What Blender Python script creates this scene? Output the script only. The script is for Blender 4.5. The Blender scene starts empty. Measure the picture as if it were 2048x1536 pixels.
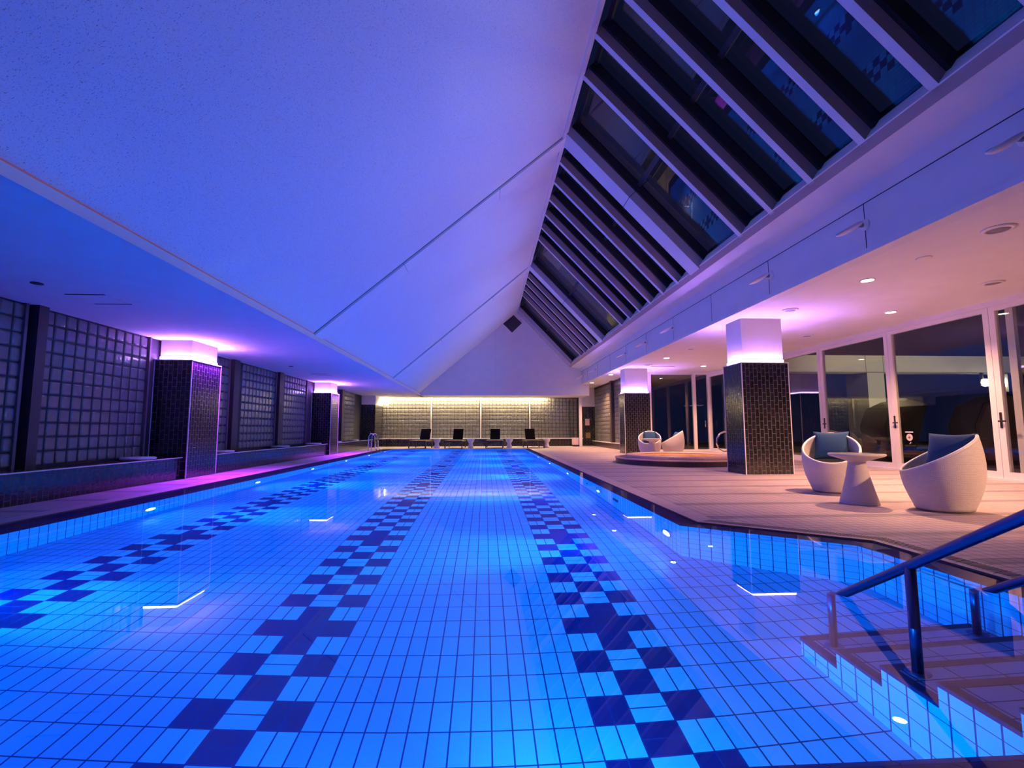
import bpy, bmesh, math, random
from mathutils import Vector, Matrix
random.seed(7)
PI = math.pi
S = bpy.context.scene
COL = S.collection

# ------------------------------------------------------------------ materials
def newmat(name):
    m = bpy.data.materials.new(name); m.use_nodes = True
    nt = m.node_tree; b = nt.nodes['Principled BSDF']
    return m, nt, b
def N(nt, t, **kw):
    n = nt.nodes.new(t)
    for k, v in kw.items(): setattr(n, k, v)
    return n
def plain(name, col, rough=0.5, metal=0.0, spec=0.5, bump=0.0, bscale=80, coat=0.0):
    m, nt, b = newmat(name)
    b.inputs['Base Color'].default_value = (*col, 1); b.inputs['Roughness'].default_value = rough
    b.inputs['Metallic'].default_value = metal; b.inputs['Specular IOR Level'].default_value = spec
    if coat: b.inputs['Coat Weight'].default_value = coat
    # faint procedural tone variation
    tc = N(nt, 'ShaderNodeTexCoord'); no = N(nt, 'ShaderNodeTexNoise'); no.inputs['Scale'].default_value = 3.0
    nt.links.new(tc.outputs['Object'], no.inputs['Vector'])
    mx = N(nt, 'ShaderNodeMix', data_type='RGBA'); mx.inputs[6].default_value = (*[c*.94 for c in col], 1); mx.inputs[7].default_value = (*[min(1, c*1.05) for c in col], 1)
    nt.links.new(no.outputs['Fac'], mx.inputs[0]); nt.links.new(mx.outputs[2], b.inputs['Base Color'])
    if bump:
        n2 = N(nt, 'ShaderNodeTexNoise'); n2.inputs['Scale'].default_value = bscale; n2.inputs['Detail'].default_value = 3
        nt.links.new(tc.outputs['Object'], n2.inputs['Vector'])
        bp = N(nt, 'ShaderNodeBump'); bp.inputs['Strength'].default_value = bump; bp.inputs['Distance'].default_value = .01
        nt.links.new(n2.outputs['Fac'], bp.inputs['Height']); nt.links.new(bp.outputs['Normal'], b.inputs['Normal'])
    return m
def emit(name, col, strength):
    m, nt, b = newmat(name)
    b.inputs['Base Color'].default_value = (*col, 1)
    b.inputs['Emission Color'].default_value = (*col, 1); b.inputs['Emission Strength'].default_value = strength
    return m
def tile(name, w, h, joint, c1, c2, cj, rough=.25, spec=.5, swap=False, offset=0.0, bump=.3, bias=0.0, roughj=.8, wob=0.0):
    m, nt, b = newmat(name)
    uv = N(nt, 'ShaderNodeUVMap'); vec = uv.outputs['UV']
    if swap:
        sp = N(nt, 'ShaderNodeSeparateXYZ'); cb = N(nt, 'ShaderNodeCombineXYZ')
        nt.links.new(vec, sp.inputs[0]); nt.links.new(sp.outputs[1], cb.inputs[0]); nt.links.new(sp.outputs[0], cb.inputs[1]); vec = cb.outputs[0]
    br = N(nt, 'ShaderNodeTexBrick'); br.offset = offset; br.offset_frequency = 2; br.squash = 1
    br.inputs['Scale'].default_value = 1.0; br.inputs['Brick Width'].default_value = w; br.inputs['Row Height'].default_value = h
    br.inputs['Mortar Size'].default_value = joint/2; br.inputs['Mortar Smooth'].default_value = 0.15; br.inputs['Bias'].default_value = bias
    br.inputs['Color1'].default_value = (*c1, 1); br.inputs['Color2'].default_value = (*c2, 1); br.inputs['Mortar'].default_value = (*cj, 1)
    nt.links.new(vec, br.inputs['Vector']); nt.links.new(br.outputs['Color'], b.inputs['Base Color'])
    mr = N(nt, 'ShaderNodeMapRange'); mr.inputs['To Min'].default_value = rough; mr.inputs['To Max'].default_value = roughj
    nt.links.new(br.outputs['Fac'], mr.inputs['Value']); nt.links.new(mr.outputs[0], b.inputs['Roughness'])
    b.inputs['Specular IOR Level'].default_value = spec
    if bump:
        bp = N(nt, 'ShaderNodeBump'); bp.invert = True; bp.inputs['Strength'].default_value = bump; bp.inputs['Distance'].default_value = .004
        nt.links.new(br.outputs['Fac'], bp.inputs['Height'])
        if wob:
            no = N(nt, 'ShaderNodeTexNoise'); no.inputs['Scale'].default_value = 22; no.inputs['Detail'].default_value = 1
            nt.links.new(uv.outputs['UV'], no.inputs['Vector'])
            b2 = N(nt, 'ShaderNodeBump'); b2.inputs['Strength'].default_value = wob; b2.inputs['Distance'].default_value = .01
            nt.links.new(no.outputs['Fac'], b2.inputs['Height']); nt.links.new(bp.outputs['Normal'], b2.inputs['Normal']); nt.links.new(b2.outputs['Normal'], b.inputs['Normal'])
        else: nt.links.new(bp.outputs['Normal'], b.inputs['Normal'])
    return m

M = {}
M['plaster'] = plain('white_plaster', (.78, .77, .78), .9, spec=.2, bump=.15, bscale=160)
M['capital'] = plain('white_column_plaster', (.82, .8, .82), .85, spec=.2)
M['fascia'] = plain('white_painted_board', (.74, .73, .76), .8, spec=.25)
M['beam_shade'] = plain('shaded_beam_paint', (.50, .46, .52), .7, spec=.3)  # darkened so beam sides look shaded next to their pool-lit undersides
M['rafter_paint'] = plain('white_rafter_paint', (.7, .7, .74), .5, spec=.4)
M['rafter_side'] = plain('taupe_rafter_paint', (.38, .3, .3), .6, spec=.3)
M['dark_metal'] = plain('dark_bronze_metal', (.035, .03, .035), .4, metal=.3)
M['post_steel'] = plain('brown_painted_steel', (.035, .022, .03), .5)
M['frame_steel'] = plain('plum_painted_steel', (.16, .11, .14), .5)
M['seam'] = plain('shadow_gap', (.05, .045, .07), .9)
M['mortar'] = plain('dark_glass_block_mortar', (.035, .032, .04), .8)
M['led_violet'] = emit('violet_led', (.46, .16, 1.0), 400)
M['capital_glow'] = emit('painted_capital_glow', (.86, .66, 1.0), 11)  # emission imitates strip light falling on the capital base
M['led_violet_r'] = emit('lavender_led', (.50, .22, 1.0), 430)
M['led_warm'] = emit('warm_led', (1.0, .76, .38), 220)
M['cove'] = emit('faint_orange_cove', (.8, .22, .16), .07)
M['lamp_warm'] = emit('warm_lamp_lens', (1.0, .82, .55), 60)
M['flood_lens'] = emit('flood_lens', (1.0, .93, .8), 60)
M['pool_lens'] = emit('pool_lamp_lens', (.45, .85, 1.0), 9)
M['white_paint'] = plain('white_aluminium', (.78, .74, .76), .35, spec=.5)
M['stair_rail'] = plain('dark_satin_steel', (.10, .10, .24), .3, metal=1.0)
M['rail'] = plain('brushed_steel', (.62, .62, .66), .18, metal=1.0)
M['chrome'] = plain('chrome', (.8, .8, .82), .08, metal=1.0)
M['black_plastic'] = plain('black_plastic', (.012, .012, .014), .4)
M['grey_disc'] = plain('grey_grille', (.28, .27, .28), .7)
M['white_plastic'] = plain('white_plastic', (.8, .78, .8), .4)
M['teal'] = plain('teal_fabric', (.03, .08, .18), .85, spec=.2, bump=.25, bscale=220)
M['piping'] = plain('pale_piping', (.5, .72, .74), .7)
M['black_weave'] = plain('black_woven_sling', (.008, .008, .009), .9, spec=.1, bump=.3, bscale=300)
M['lounger_wood'] = plain('dark_brown_frame', (.05, .038, .028), .5)
M['ceramic'] = plain('white_ceramic', (.75, .74, .78), .3)
M['brown_weave'] = plain('brown_wicker', (.055, .03, .02), .8, bump=.4, bscale=90)
M['tan_fabric'] = plain('tan_canvas', (.26, .17, .08), .9)
M['terrace'] = plain('dark_terrace', (.05, .045, .04), .9)
M['concrete'] = plain('pale_concrete_tile', (.42, .38, .33), .85, bump=.2, bscale=120)
M['paper'] = plain('paper', (.75, .68, .7), .8)
M['pink_box'] = plain('pale_pink_box', (.72, .52, .55), .6)
M['coral_water'] = None

M['black_tile'] = tile('black_brick_tile', .165, .0825, .007, (.012, .011, .016), (.02, .018, .026), (.14, .13, .14), rough=.12, spec=.6, swap=True, offset=.5, bump=.5, wob=.25)
M['pool_floor'] = tile('pool_floor_tile', .1, .2, .0085, (.09, .56, .78), (.11, .60, .84), (.01, .03, .12), rough=.3, bump=.2)
M['pool_wall'] = tile('pool_wall_tile', .1, .165, .0085, (.09, .60, .80), (.11, .64, .86), (.01, .04, .14), rough=.3, bump=.2)
M['lane_dark'] = tile('lane_navy_tile', .1, .2, .006, (.004, .012, .13), (.006, .016, .16), (.01, .04, .22), rough=.3, bump=.2)
M['lane_light'] = tile('lane_pale_tile', .1, .2, .0085, (.14, .72, .9), (.16, .74, .92), (.01, .03, .12), rough=.3, bump=.2)
M['lip_tile'] = tile('navy_lip_tile', .2, .25, .006, (.045, .045, .26), (.055, .055, .30), (.012, .01, .07), rough=.3, bump=.2)
M['tread'] = tile('beige_tread_tile', .2, .1, .007, (.20, .20, .40), (.24, .24, .44), (.03, .02, .06), rough=.45, bump=.2)
M['nosing'] = plain('plum_nosing_tile', (.03, .008, .075), .4)
M['coping'] = tile('pink_coping_tile', .25, .4, .005, (.58, .47, .46), (.62, .5, .5), (.2, .14, .14), rough=.5, bump=.2)
M['tub_tile'] = tile('dark_tub_tile', .1, .1, .005, (.04, .022, .03), (.055, .03, .04), (.09, .06, .07), rough=.3, bump=.3)
M['tub_rim'] = tile('coral_rim_tile', .1, .1, .004, (.66, .40, .33), (.7, .45, .38), (.4, .25, .2), rough=.4, bump=.3)

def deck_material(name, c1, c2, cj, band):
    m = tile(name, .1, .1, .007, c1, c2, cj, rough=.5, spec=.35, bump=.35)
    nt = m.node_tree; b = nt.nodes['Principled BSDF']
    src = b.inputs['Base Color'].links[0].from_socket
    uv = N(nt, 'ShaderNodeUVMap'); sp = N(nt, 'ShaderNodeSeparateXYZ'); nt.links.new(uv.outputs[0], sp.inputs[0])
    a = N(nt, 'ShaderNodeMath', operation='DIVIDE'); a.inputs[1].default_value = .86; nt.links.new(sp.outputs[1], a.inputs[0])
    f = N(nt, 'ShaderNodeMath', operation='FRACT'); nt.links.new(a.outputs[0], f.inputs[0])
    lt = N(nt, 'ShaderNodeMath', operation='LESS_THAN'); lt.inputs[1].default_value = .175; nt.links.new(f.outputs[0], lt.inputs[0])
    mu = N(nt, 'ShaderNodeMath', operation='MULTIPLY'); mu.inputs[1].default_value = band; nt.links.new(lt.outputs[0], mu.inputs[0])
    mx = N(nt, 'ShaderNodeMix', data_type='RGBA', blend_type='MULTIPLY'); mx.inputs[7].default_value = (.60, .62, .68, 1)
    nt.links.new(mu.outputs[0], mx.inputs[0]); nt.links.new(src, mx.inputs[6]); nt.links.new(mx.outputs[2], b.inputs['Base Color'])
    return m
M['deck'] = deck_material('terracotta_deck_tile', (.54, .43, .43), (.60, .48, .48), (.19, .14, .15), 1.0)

def acoustic():
    m, nt, b = newmat('acoustic_flecked_board')
    tc = N(nt, 'ShaderNodeTexCoord'); mp = N(nt, 'ShaderNodeMapping'); mp.inputs['Scale'].default_value = (75, 150, 75)
    nt.links.new(tc.outputs['Object'], mp.inputs[0])
    no = N(nt, 'ShaderNodeTexNoise'); no.inputs['Scale'].default_value = 1.0; no.inputs['Detail'].default_value = 2.5; no.inputs['Distortion'].default_value = 1.2
    nt.links.new(mp.outputs[0], no.inputs['Vector'])
    cr = N(nt, 'ShaderNodeValToRGB'); cr.color_ramp.elements[0].position = .33; cr.color_ramp.elements[1].position = .40
    cr.color_ramp.elements[0].color = (.30, .30, .34, 1); cr.color_ramp.elements[1].color = (.78, .77, .79, 1)
    nt.links.new(no.outputs['Fac'], cr.inputs[0]); nt.links.new(cr.outputs[0], b.inputs['Base Color'])
    b.inputs['Roughness'].default_value = .95; b.inputs['Specular IOR Level'].default_value = .1
    return m
M['acoustic'] = acoustic()

def glassblock():
    m, nt, b = newmat('glass_block')
    tc = N(nt, 'ShaderNodeTexCoord'); no = N(nt, 'ShaderNodeTexNoise'); no.inputs['Scale'].default_value = 9
    nt.links.new(tc.outputs['Object'], no.inputs['Vector'])
    mx = N(nt, 'ShaderNodeMix', data_type='RGBA'); mx.inputs[6].default_value = (.13, .125, .13, 1); mx.inputs[7].default_value = (.19, .185, .185, 1)
    nt.links.new(no.outputs['Fac'], mx.inputs[0]); nt.links.new(mx.outputs[2], b.inputs['Base Color'])
    b.inputs['Roughness'].default_value = .16; b.inputs['Specular IOR Level'].default_value = .7
    bp = N(nt, 'ShaderNodeBump'); bp.inputs['Strength'].default_value = .35; bp.inputs['Distance'].default_value = .02
    n2 = N(nt, 'ShaderNodeTexNoise'); n2.inputs['Scale'].default_value = 14; nt.links.new(tc.outputs['Object'], n2.inputs['Vector'])
    nt.links.new(n2.outputs['Fac'], bp.inputs['Height']); nt.links.new(bp.outputs['Normal'], b.inputs['Normal'])
    return m
M['block'] = glassblock()

def pane_mat(name, tint, ior=1.5):
    m = bpy.data.materials.new(name); m.use_nodes = True; nt = m.node_tree
    nt.nodes.remove(nt.nodes['Principled BSDF']); out = nt.nodes['Material Output']
    t = N(nt, 'ShaderNodeBsdfTransparent'); t.inputs[0].default_value = (*tint, 1)
    g = N(nt, 'ShaderNodeBsdfGlossy'); g.inputs['Roughness'].default_value = 0.0
    f = N(nt, 'ShaderNodeFresnel'); ge = N(nt, 'ShaderNodeNewGeometry'); mr = N(nt, 'ShaderNodeMapRange')
    mr.inputs['To Min'].default_value = ior; mr.inputs['To Max'].default_value = 1/ior      # same reflectance on both faces of the thin sheet
    nt.links.new(ge.outputs['Backfacing'], mr.inputs['Value']); nt.links.new(mr.outputs[0], f.inputs[0])
    mx = N(nt, 'ShaderNodeMixShader'); nt.links.new(f.outputs[0], mx.inputs[0]); nt.links.new(t.outputs[0], mx.inputs[1]); nt.links.new(g.outputs[0], mx.inputs[2])
    nt.links.new(mx.outputs[0], out.inputs[0]); return m
M['pane'] = pane_mat('window_glass', (.86, .88, .86))
M['screen'] = pane_mat('clear_screen_glass', (.9, .96, .94))
def water_mat(name, top):
    m = bpy.data.materials.new(name); m.use_nodes = True; nt = m.node_tree
    nt.nodes.remove(nt.nodes['Principled BSDF']); out = nt.nodes['Material Output']
    rf = N(nt, 'ShaderNodeBsdfRefraction'); rf.inputs['Roughness'].default_value = 0; rf.inputs['IOR'].default_value = 1.333; rf.inputs['Color'].default_value = (1, 1, 1, 1)
    gl = N(nt, 'ShaderNodeBsdfGlossy'); gl.inputs['Roughness'].default_value = 0; gl.inputs['Color'].default_value = (1, 1, 1, 1)
    tc = N(nt, 'ShaderNodeTexCoord'); no = N(nt, 'ShaderNodeTexNoise'); no.inputs['Scale'].default_value = 2.2; no.inputs['Detail'].default_value = 1
    nt.links.new(tc.outputs['Object'], no.inputs['Vector'])
    bp = N(nt, 'ShaderNodeBump'); bp.inputs['Strength'].default_value = .012; bp.inputs['Distance'].default_value = .02
    nt.links.new(no.outputs['Fac'], bp.inputs['Height']); nt.links.new(bp.outputs['Normal'], rf.inputs['Normal']); nt.links.new(bp.outputs['Normal'], gl.inputs['Normal'])
    fr = N(nt, 'ShaderNodeFresnel'); fr.inputs['IOR'].default_value = 1.333
    geo = N(nt, 'ShaderNodeNewGeometry')
    # seen from above the surface film reflects at most `top`; from below it keeps total reflection
    bf = N(nt, 'ShaderNodeMath', operation='MAXIMUM'); nt.links.new(geo.outputs['Backfacing'], bf.inputs[0]); bf.inputs[1].default_value = top
    mn = N(nt, 'ShaderNodeMath', operation='MINIMUM'); nt.links.new(fr.outputs[0], mn.inputs[0]); nt.links.new(bf.outputs[0], mn.inputs[1])
    mx = N(nt, 'ShaderNodeMixShader'); nt.links.new(mn.outputs[0], mx.inputs[0]); nt.links.new(rf.outputs[0], mx.inputs[1]); nt.links.new(gl.outputs[0], mx.inputs[2])
    nt.links.new(mx.outputs[0], out.inputs[0]); return m
M['water'] = water_mat('still_pool_water', .16)

def rattan():
    m, nt, b = newmat('white_rattan')
    uv = N(nt, 'ShaderNodeUVMap'); br = N(nt, 'ShaderNodeTexBrick'); br.offset = .5
    br.inputs['Scale'].default_value = 1; br.inputs['Brick Width'].default_value = .03; br.inputs['Row Height'].default_value = .011
    br.inputs['Mortar Size'].default_value = .0016; br.inputs['Mortar Smooth'].default_value = 1.0
    br.inputs['Color1'].default_value = (.74, .69, .68, 1); br.inputs['Color2'].default_value = (.8, .75, .74, 1); br.inputs['Mortar'].default_value = (.42, .38, .38, 1)
    nt.links.new(uv.outputs[0], br.inputs['Vector']); nt.links.new(br.outputs['Color'], b.inputs['Base Color'])
    bp = N(nt, 'ShaderNodeBump'); bp.invert = True; bp.inputs['Strength'].default_value = .8; bp.inputs['Distance'].default_value = .004
    nt.links.new(br.outputs['Fac'], bp.inputs['Height']); nt.links.new(bp.outputs['Normal'], b.inputs['Normal'])
    b.inputs['Roughness'].default_value = .6
    return m
M['rattan'] = rattan()
def tub_water():
    return plain('tub_water', (.80, .36, .05), .25, spec=.4)
M['coral_water'] = tub_water()

# ------------------------------------------------------------------ geometry helpers
class MB:
    def __init__(s): s.bm = bmesh.new(); s.uv = {}; s.mi = 0; s.mats = []
    def face(s, pts, uvs=None, mi=0):
        vs = [s.bm.verts.new(p) for p in pts]
        f = s.bm.faces.new(vs); f.material_index = mi
        if uvs: s.uv[f] = uvs
        return f
    def box(s, a, b, mi=0):
        x0, y0, z0 = a; x1, y1, z1 = b
        v = [s.bm.verts.new(p) for p in ((x0,y0,z0),(x1,y0,z0),(x1,y1,z0),(x0,y1,z0),(x0,y0,z1),(x1,y0,z1),(x1,y1,z1),(x0,y1,z1))]
        for q in ((0,3,2,1),(4,5,6,7),(0,1,5,4),(1,2,6,5),(2,3,7,6),(3,0,4,7)):
            s.bm.faces.new([v[i] for i in q]).material_index = mi
        return s
    def prism(s, prof, axis, a, b, mi=0):
        """extrude closed 2D profile along axis ('x','y','z') from a to b"""
        def P(p, t):
            if axis == 'y': return (p[0], t, p[1])
            if axis == 'x': return (t, p[0], p[1])
            return (p[0], p[1], t)
        A = [s.bm.verts.new(P(p, a)) for p in prof]; B = [s.bm.verts.new(P(p, b)) for p in prof]
        n = len(prof)
        fs = [s.bm.faces.new(A), s.bm.faces.new(B[::-1])]
        for i in range(n): fs.append(s.bm.faces.new((A[i], B[i], B[(i+1) % n], A[(i+1) % n])))
        for f in fs: f.material_index = mi
        return s
    def tube(s, path, r, seg=12, closed=False, mi=0, caps=True):
        path = [Vector(p) for p in path]; n = len(path); rings = []
        up = None
        for i in range(n):
            if closed: d = (path[(i+1) % n]-path[i-1])
            elif i == 0: d = path[1]-path[0]
            elif i == n-1: d = path[-1]-path[-2]
            else: d = (path[i+1]-path[i]).normalized()+(path[i]-path[i-1]).normalized()
            d.normalize()
            if up is None: up = Vector((0,0,1)) if abs(d.z) < .9 else Vector((1,0,0))
            a = d.cross(up).normalized(); bb = a.cross(d).normalized(); up = bb
            rr = r[i] if isinstance(r, (list, tuple)) else r
            rings.append([s.bm.verts.new(path[i]+(a*math.cos(2*PI*k/seg)+bb*math.sin(2*PI*k/seg))*rr) for k in range(seg)])
        for i in range(n if closed else n-1):
            A, B = rings[i], rings[(i+1) % n]
            for k in range(seg):
                f = s.bm.faces.new((A[k], A[(k+1) % seg], B[(k+1) % seg], B[k])); f.smooth = True; f.material_index = mi
        if caps and not closed:
            s.bm.faces.new(rings[0][::-1]).material_index = mi; s.bm.faces.new(rings[-1]).material_index = mi
        return s
    def lathe(s, prof, c=(0,0,0), seg=32, mi=0, smooth=True, cap=True):
        rings = []; L = 0; ls = [0]
        for i in range(1, len(prof)): L += math.dist(prof[i], prof[i-1]); ls.append(L)
        for r, z in prof:
            rings.append([s.bm.verts.new((c[0]+r*math.cos(2*PI*k/seg), c[1]+r*math.sin(2*PI*k/seg), c[2]+z)) for k in range(seg)])
        rm = max(p[0] for p in prof)
        for i in range(len(prof)-1):
            for k in range(seg):
                f = s.bm.faces.new((rings[i][k], rings[i][(k+1) % seg], rings[i+1][(k+1) % seg], rings[i+1][k])); f.smooth = smooth; f.material_index = mi
                u0, u1 = 2*PI*k/seg*rm, 2*PI*(k+1)/seg*rm
                s.uv[f] = [(u0, ls[i]), (u1, ls[i]), (u1, ls[i+1]), (u0, ls[i+1])]
        if cap:
            if prof[0][0] > 1e-4: s.bm.faces.new(rings[0][::-1]).material_index = mi
            if prof[-1][0] > 1e-4: s.bm.faces.new(rings[-1]).material_index = mi
        return s
    def build(s, name, mats, parent=None, bevel=0.0, recalc=True, loc=None, rotz=0.0):
        bm = s.bm
        if recalc: bmesh.ops.recalc_face_normals(bm, faces=bm.faces)
        bm.normal_update(); lay = bm.loops.layers.uv.new('UVMap')
        for f in bm.faces:
            if f in s.uv:
                vs = s.uv[f]
                # loops may be reversed by recalc: match by stored order of creation
                for l, q in zip(f.loops, vs): l[lay].uv = q
                continue
            n = f.normal
            ax = max(range(3), key=lambda i: abs(n[i]))
            for l in f.loops:
                p = l.vert.co
                l[lay].uv = (p.y, p.z) if ax == 0 else (p.x, p.z) if ax == 1 else (p.x, p.y)
        me = bpy.data.meshes.new(name); bm.to_mesh(me); bm.free()
        if not isinstance(mats, (list, tuple)): mats = [mats]
        for m in mats: me.materials.append(m)
        o = bpy.data.objects.new(name, me); COL.objects.link(o)
        if parent: o.parent = parent
        if loc: o.location = loc
        o.rotation_euler.z = rotz
        if bevel:
            bv = o.modifiers.new('bevel', 'BEVEL'); bv.width = bevel; bv.segments = 2; bv.limit_method = 'ANGLE'; bv.angle_limit = math.radians(40)
        return o
def tag(o, label, cat, group=None, kind=None):
    o['label'] = label; o['category'] = cat
    if group: o['group'] = group
    if kind: o['kind'] = kind
    return o
def empty(name, loc, rotz=0.0):
    o = bpy.data.objects.new(name, None); COL.objects.link(o); o.location = loc; o.rotation_euler.z = rotz; o.empty_display_size = .1
    return o
def copy_tree(o, parent=None):
    c = o.copy(); COL.objects.link(c)
    if parent: c.parent = parent
    for ch in list(o.children): copy_tree(ch, c)
    return c
def light(name, kind, loc, energy, col, target=None, **kw):
    d = bpy.data.lights.new(name, kind); d.energy = energy; d.color = col
    for k, v in kw.items(): setattr(d, k, v)
    o = bpy.data.objects.new(name, d); COL.objects.link(o); o.location = loc
    if target is not None:
        o.rotation_euler = (Vector(target)-Vector(loc)).to_track_quat('-Z', 'Y').to_euler()
    return o
def boxo(name, a, b, mat, parent=None, bevel=0.0): return MB().box(a, b).build(name, mat, parent, bevel)

# ------------------------------------------------------------------ measurements (metres; x right, y along the pool, z up, water at 0)
XL, XR, YN, YF = -4.80, 1.325, -.87, 20.2      # pool inner walls
XS0, XS1 = 1.335, 2.40                         # steps
DZ = .012                                      # deck level
ZL, ZR = 2.63, 3.19                            # left and right ceiling
WL = -6.78                                     # left glass block wall
WX = 8.55                                      # window wall
GY, EY = 21.9, 24.0                            # gable wall, far glass block wall
WARM = (1.0, .50, .28)
def fz(x, y): return -(1.0493+.0127*x+.0069*y)

# ------------------------------------------------------------------ pool basin
basin = empty('pool_basin', (0, 0, 0)); tag(basin, 'long tiled swimming pool with three chequered lane lines', 'pool', kind='structure')
xs = [XL, -4, -3.8, -3.6, -3.4, -2, -1.8, -1.6, -1.4, 0, .2, .4, .6, XS1]
lanes = (-4, -2, 0)
mb = MB()
y0 = YN
rows = []
i = -5
while .2*i < YF:
    a, b = max(.2*i, YN), min(.2*(i+1), YF)
    if b > a+1e-6: rows.append((i, a, b))
    i += 1
def fq(xa, xb, ya, yb, mi, rot=False):
    P = [(xa,ya),(xb,ya),(xb,yb),(xa,yb)]
    mb.face([(x, y, fz(x, y)) for x, y in P], [((y, x) if rot else (x, y)) for x, y in P], mi)
for k in range(len(xs)-1):
    xa, xb = xs[k], xs[k+1]
    lane = [l for l in lanes if l-1e-6 <= xa < l+.6-1e-6]
    if not lane:
        fq(xa, xb, YN, YF, 0); continue
    col = round((xa-lane[0])/.2)
    for (i, a, b) in rows:
        cross = (i % 10 == 5)
        dark = (i % 2 == 1) if col != 1 else (i % 2 == 0 or cross)
        fq(xa, xb, a, b, 1 if dark else 2, rot=(col == 1))
mb.build('pool_floor', [M['pool_floor'], M['lane_dark'], M['lane_light']], basin, recalc=False)
# walls
D1, D2 = (XR, 2.33), (XS1, 1.47)               # splayed corner
ZT = -.012
path = [(XS1, YN), (XS1, 1.47), D1, (XR, YF), (XL, YF), (XL, YN), (XS1, YN)]
mb = MB(); u = 0
for (p, q) in zip(path[:-1], path[1:]):
    L = math.dist(p, q)
    mb.face([(p[0],p[1],-1.35),(q[0],q[1],-1.35),(q[0],q[1],ZT),(p[0],p[1],ZT)], [(u,-1.35),(u+L,-1.35),(u+L,ZT),(u,ZT)])
    u += round(L/.1)*.1
mb.build('pool_wall', M['pool_wall'], basin, recalc=False)
# dark sloping lip and pale coping all the way round
def offset_poly(pts, d):
    out = []
    n = len(pts)
    for i in range(n):
        p0, p1, p2 = Vector(pts[i-1]), Vector(pts[i]), Vector(pts[(i+1) % n])
        e1 = (p1-p0).normalized(); e2 = (p2-p1).normalized()
        n1 = Vector((e1.y, -e1.x)); n2 = Vector((e2.y, -e2.x))
        k = (n1+n2); k /= k.dot(n1)
        out.append(p1+k*(d[i] if isinstance(d, (list, tuple)) else d))
    return [tuple(v) for v in out]
ring0 = [(XS1, YN), (XS1, 1.47), D1, (XR, YF), (XL, YF), (XL, YN)]        # counter-clockwise
def ring_offsets(dl, d):
    """offset ring: left side (x=XL) by dl, others by d"""
    r = offset_poly(ring0, d)
    r = [list(p) for p in r]
    r[4][0] = XL-dl; r[5][0] = XL-dl
    return [tuple(p) for p in r]
r1 = ring_offsets(.05, .02)
r2 = ring_offsets(.43, .22)
r3 = ring_offsets(.65, .43)
def ring_strip(A, za, B, zb, mat, name, parent):
    mb = MB(); n = len(A)
    for i in range(n):
        j = (i+1) % n
        a, b, c, d = A[i], A[j], B[j], B[i]
        L = math.dist(a, b); W = math.dist(a, d)
        mb.face([(a[0],a[1],za),(b[0],b[1],za),(c[0],c[1],zb),(d[0],d[1],zb)], [(0,0),(L,0),(L,W),(0,W)])
    return mb.build(name, mat, parent, recalc=False)
ring_strip(ring0, ZT, r1, -.010, M['lip_tile'], 'wall_cap', basin)
ring_strip(r1, -.010, r2, -.006, M['lip_tile'], 'sloping_lip', basin)
ring_strip(r2, -.006, r2, DZ, M['coping'], 'coping_edge', basin)
ring_strip(r2, DZ, r3, DZ, M['coping'], 'coping', basin)
# steps
steps = empty('pool_steps', (0, 0, 0)); steps.parent = basin
TY = [.62, .33, .035, -.255, -.57, -.87]; TZ = [-.87, -.70, -.53, -.34, -.15]
side = MB(); tread = MB(); nose = MB()
for k in range(5):
    ya, yb, z = TY[k+1], TY[k], TZ[k]
    side.face([(XS0,yb,-1.2),(XS0,ya,-1.2),(XS0,ya,z-.001),(XS0,yb,z-.001)])
    zl = TZ[k-1] if k else -1.2
    side.face([(XS0,yb,zl),(XS0,yb,z-.001),(XS1,yb,z-.001),(XS1,yb,zl)])
    tread.face([(XS0+.045,ya,z),(XS1,ya,z),(XS1,yb-.045,z),(XS0+.045,yb-.045,z)])
    nose.box((XS0-.004, ya, z-.035), (XS0+.045, yb+.004, z+.003))
    nose.box((XS0+.045, yb-.045, z-.035), (XS1, yb+.004, z+.003))
side.build('riser_tiling', M['pool_wall'], steps); tread.build('tread_tiling', M['tread'], steps); nose.build('tread_nosing', M['nosing'], steps)
# underwater bar along the splayed corner
p = [(1.40, 2.14, -.10), (2.29, 1.40, -.10), (2.33, 1.33, -.10), (2.34, .55, -.10)]
g = MB().tube(p, .014).tube([(1.47, 2.09, -.10), (1.55, 2.17, -.10)], .01).tube([(2.33, 1.0, -.10), (2.42, 1.0, -.10)], .01).build('grab_bar', M['rail'])
tag(g, 'slim steel grab bar under the water along the splayed pool corner', 'grab bar')
# water
mb = MB(); w = r2
mb.face([(x, y, 0.0) for x, y in w])
wt = mb.build('pool_water', M['water'], None, recalc=False)
tag(wt, 'clear blue-lit still water filling the pool', 'water', kind='stuff')

# pool lamps
def pool_lamp(x, y, z, sx, label, first=[None]):
    if first[0] is None:
        t = empty('pool_lamp', (0, 0, 0))
        MB().lathe([(.115, 0), (.13, .004), (.13, .018), (.10, .03), (.115, 0)], seg=28, cap=False).build('trim_ring', M['rail'], t)
        MB().lathe([(.095, .02), (.07, .034), (.0001, .042)], seg=28).build('lens', M['pool_lens'], t)
        first[0] = t
    else: t = copy_tree(first[0])
    t.location = (x, y, z); t.rotation_euler = (0, PI/2*sx, 0)
    tag(t, label, 'pool lamp', 'underwater lamps in the pool walls')
    light('pool_spot', 'SPOT', (x+sx*.07, y, z), POOL_W*1.0, (.0, .105, 1.0), (x+sx*2.2, y, z-.42), spot_size=math.radians(150), spot_blend=1.0, shadow_soft_size=.06)
    light('pool_beam', 'SPOT', (x+sx*.07, y, z), POOL_W*.8, (.0, .52, 1.0), (x+sx*2.6, y, z-.5), spot_size=math.radians(46), spot_blend=.9, shadow_soft_size=.04)
POOL_W = 420
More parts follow.
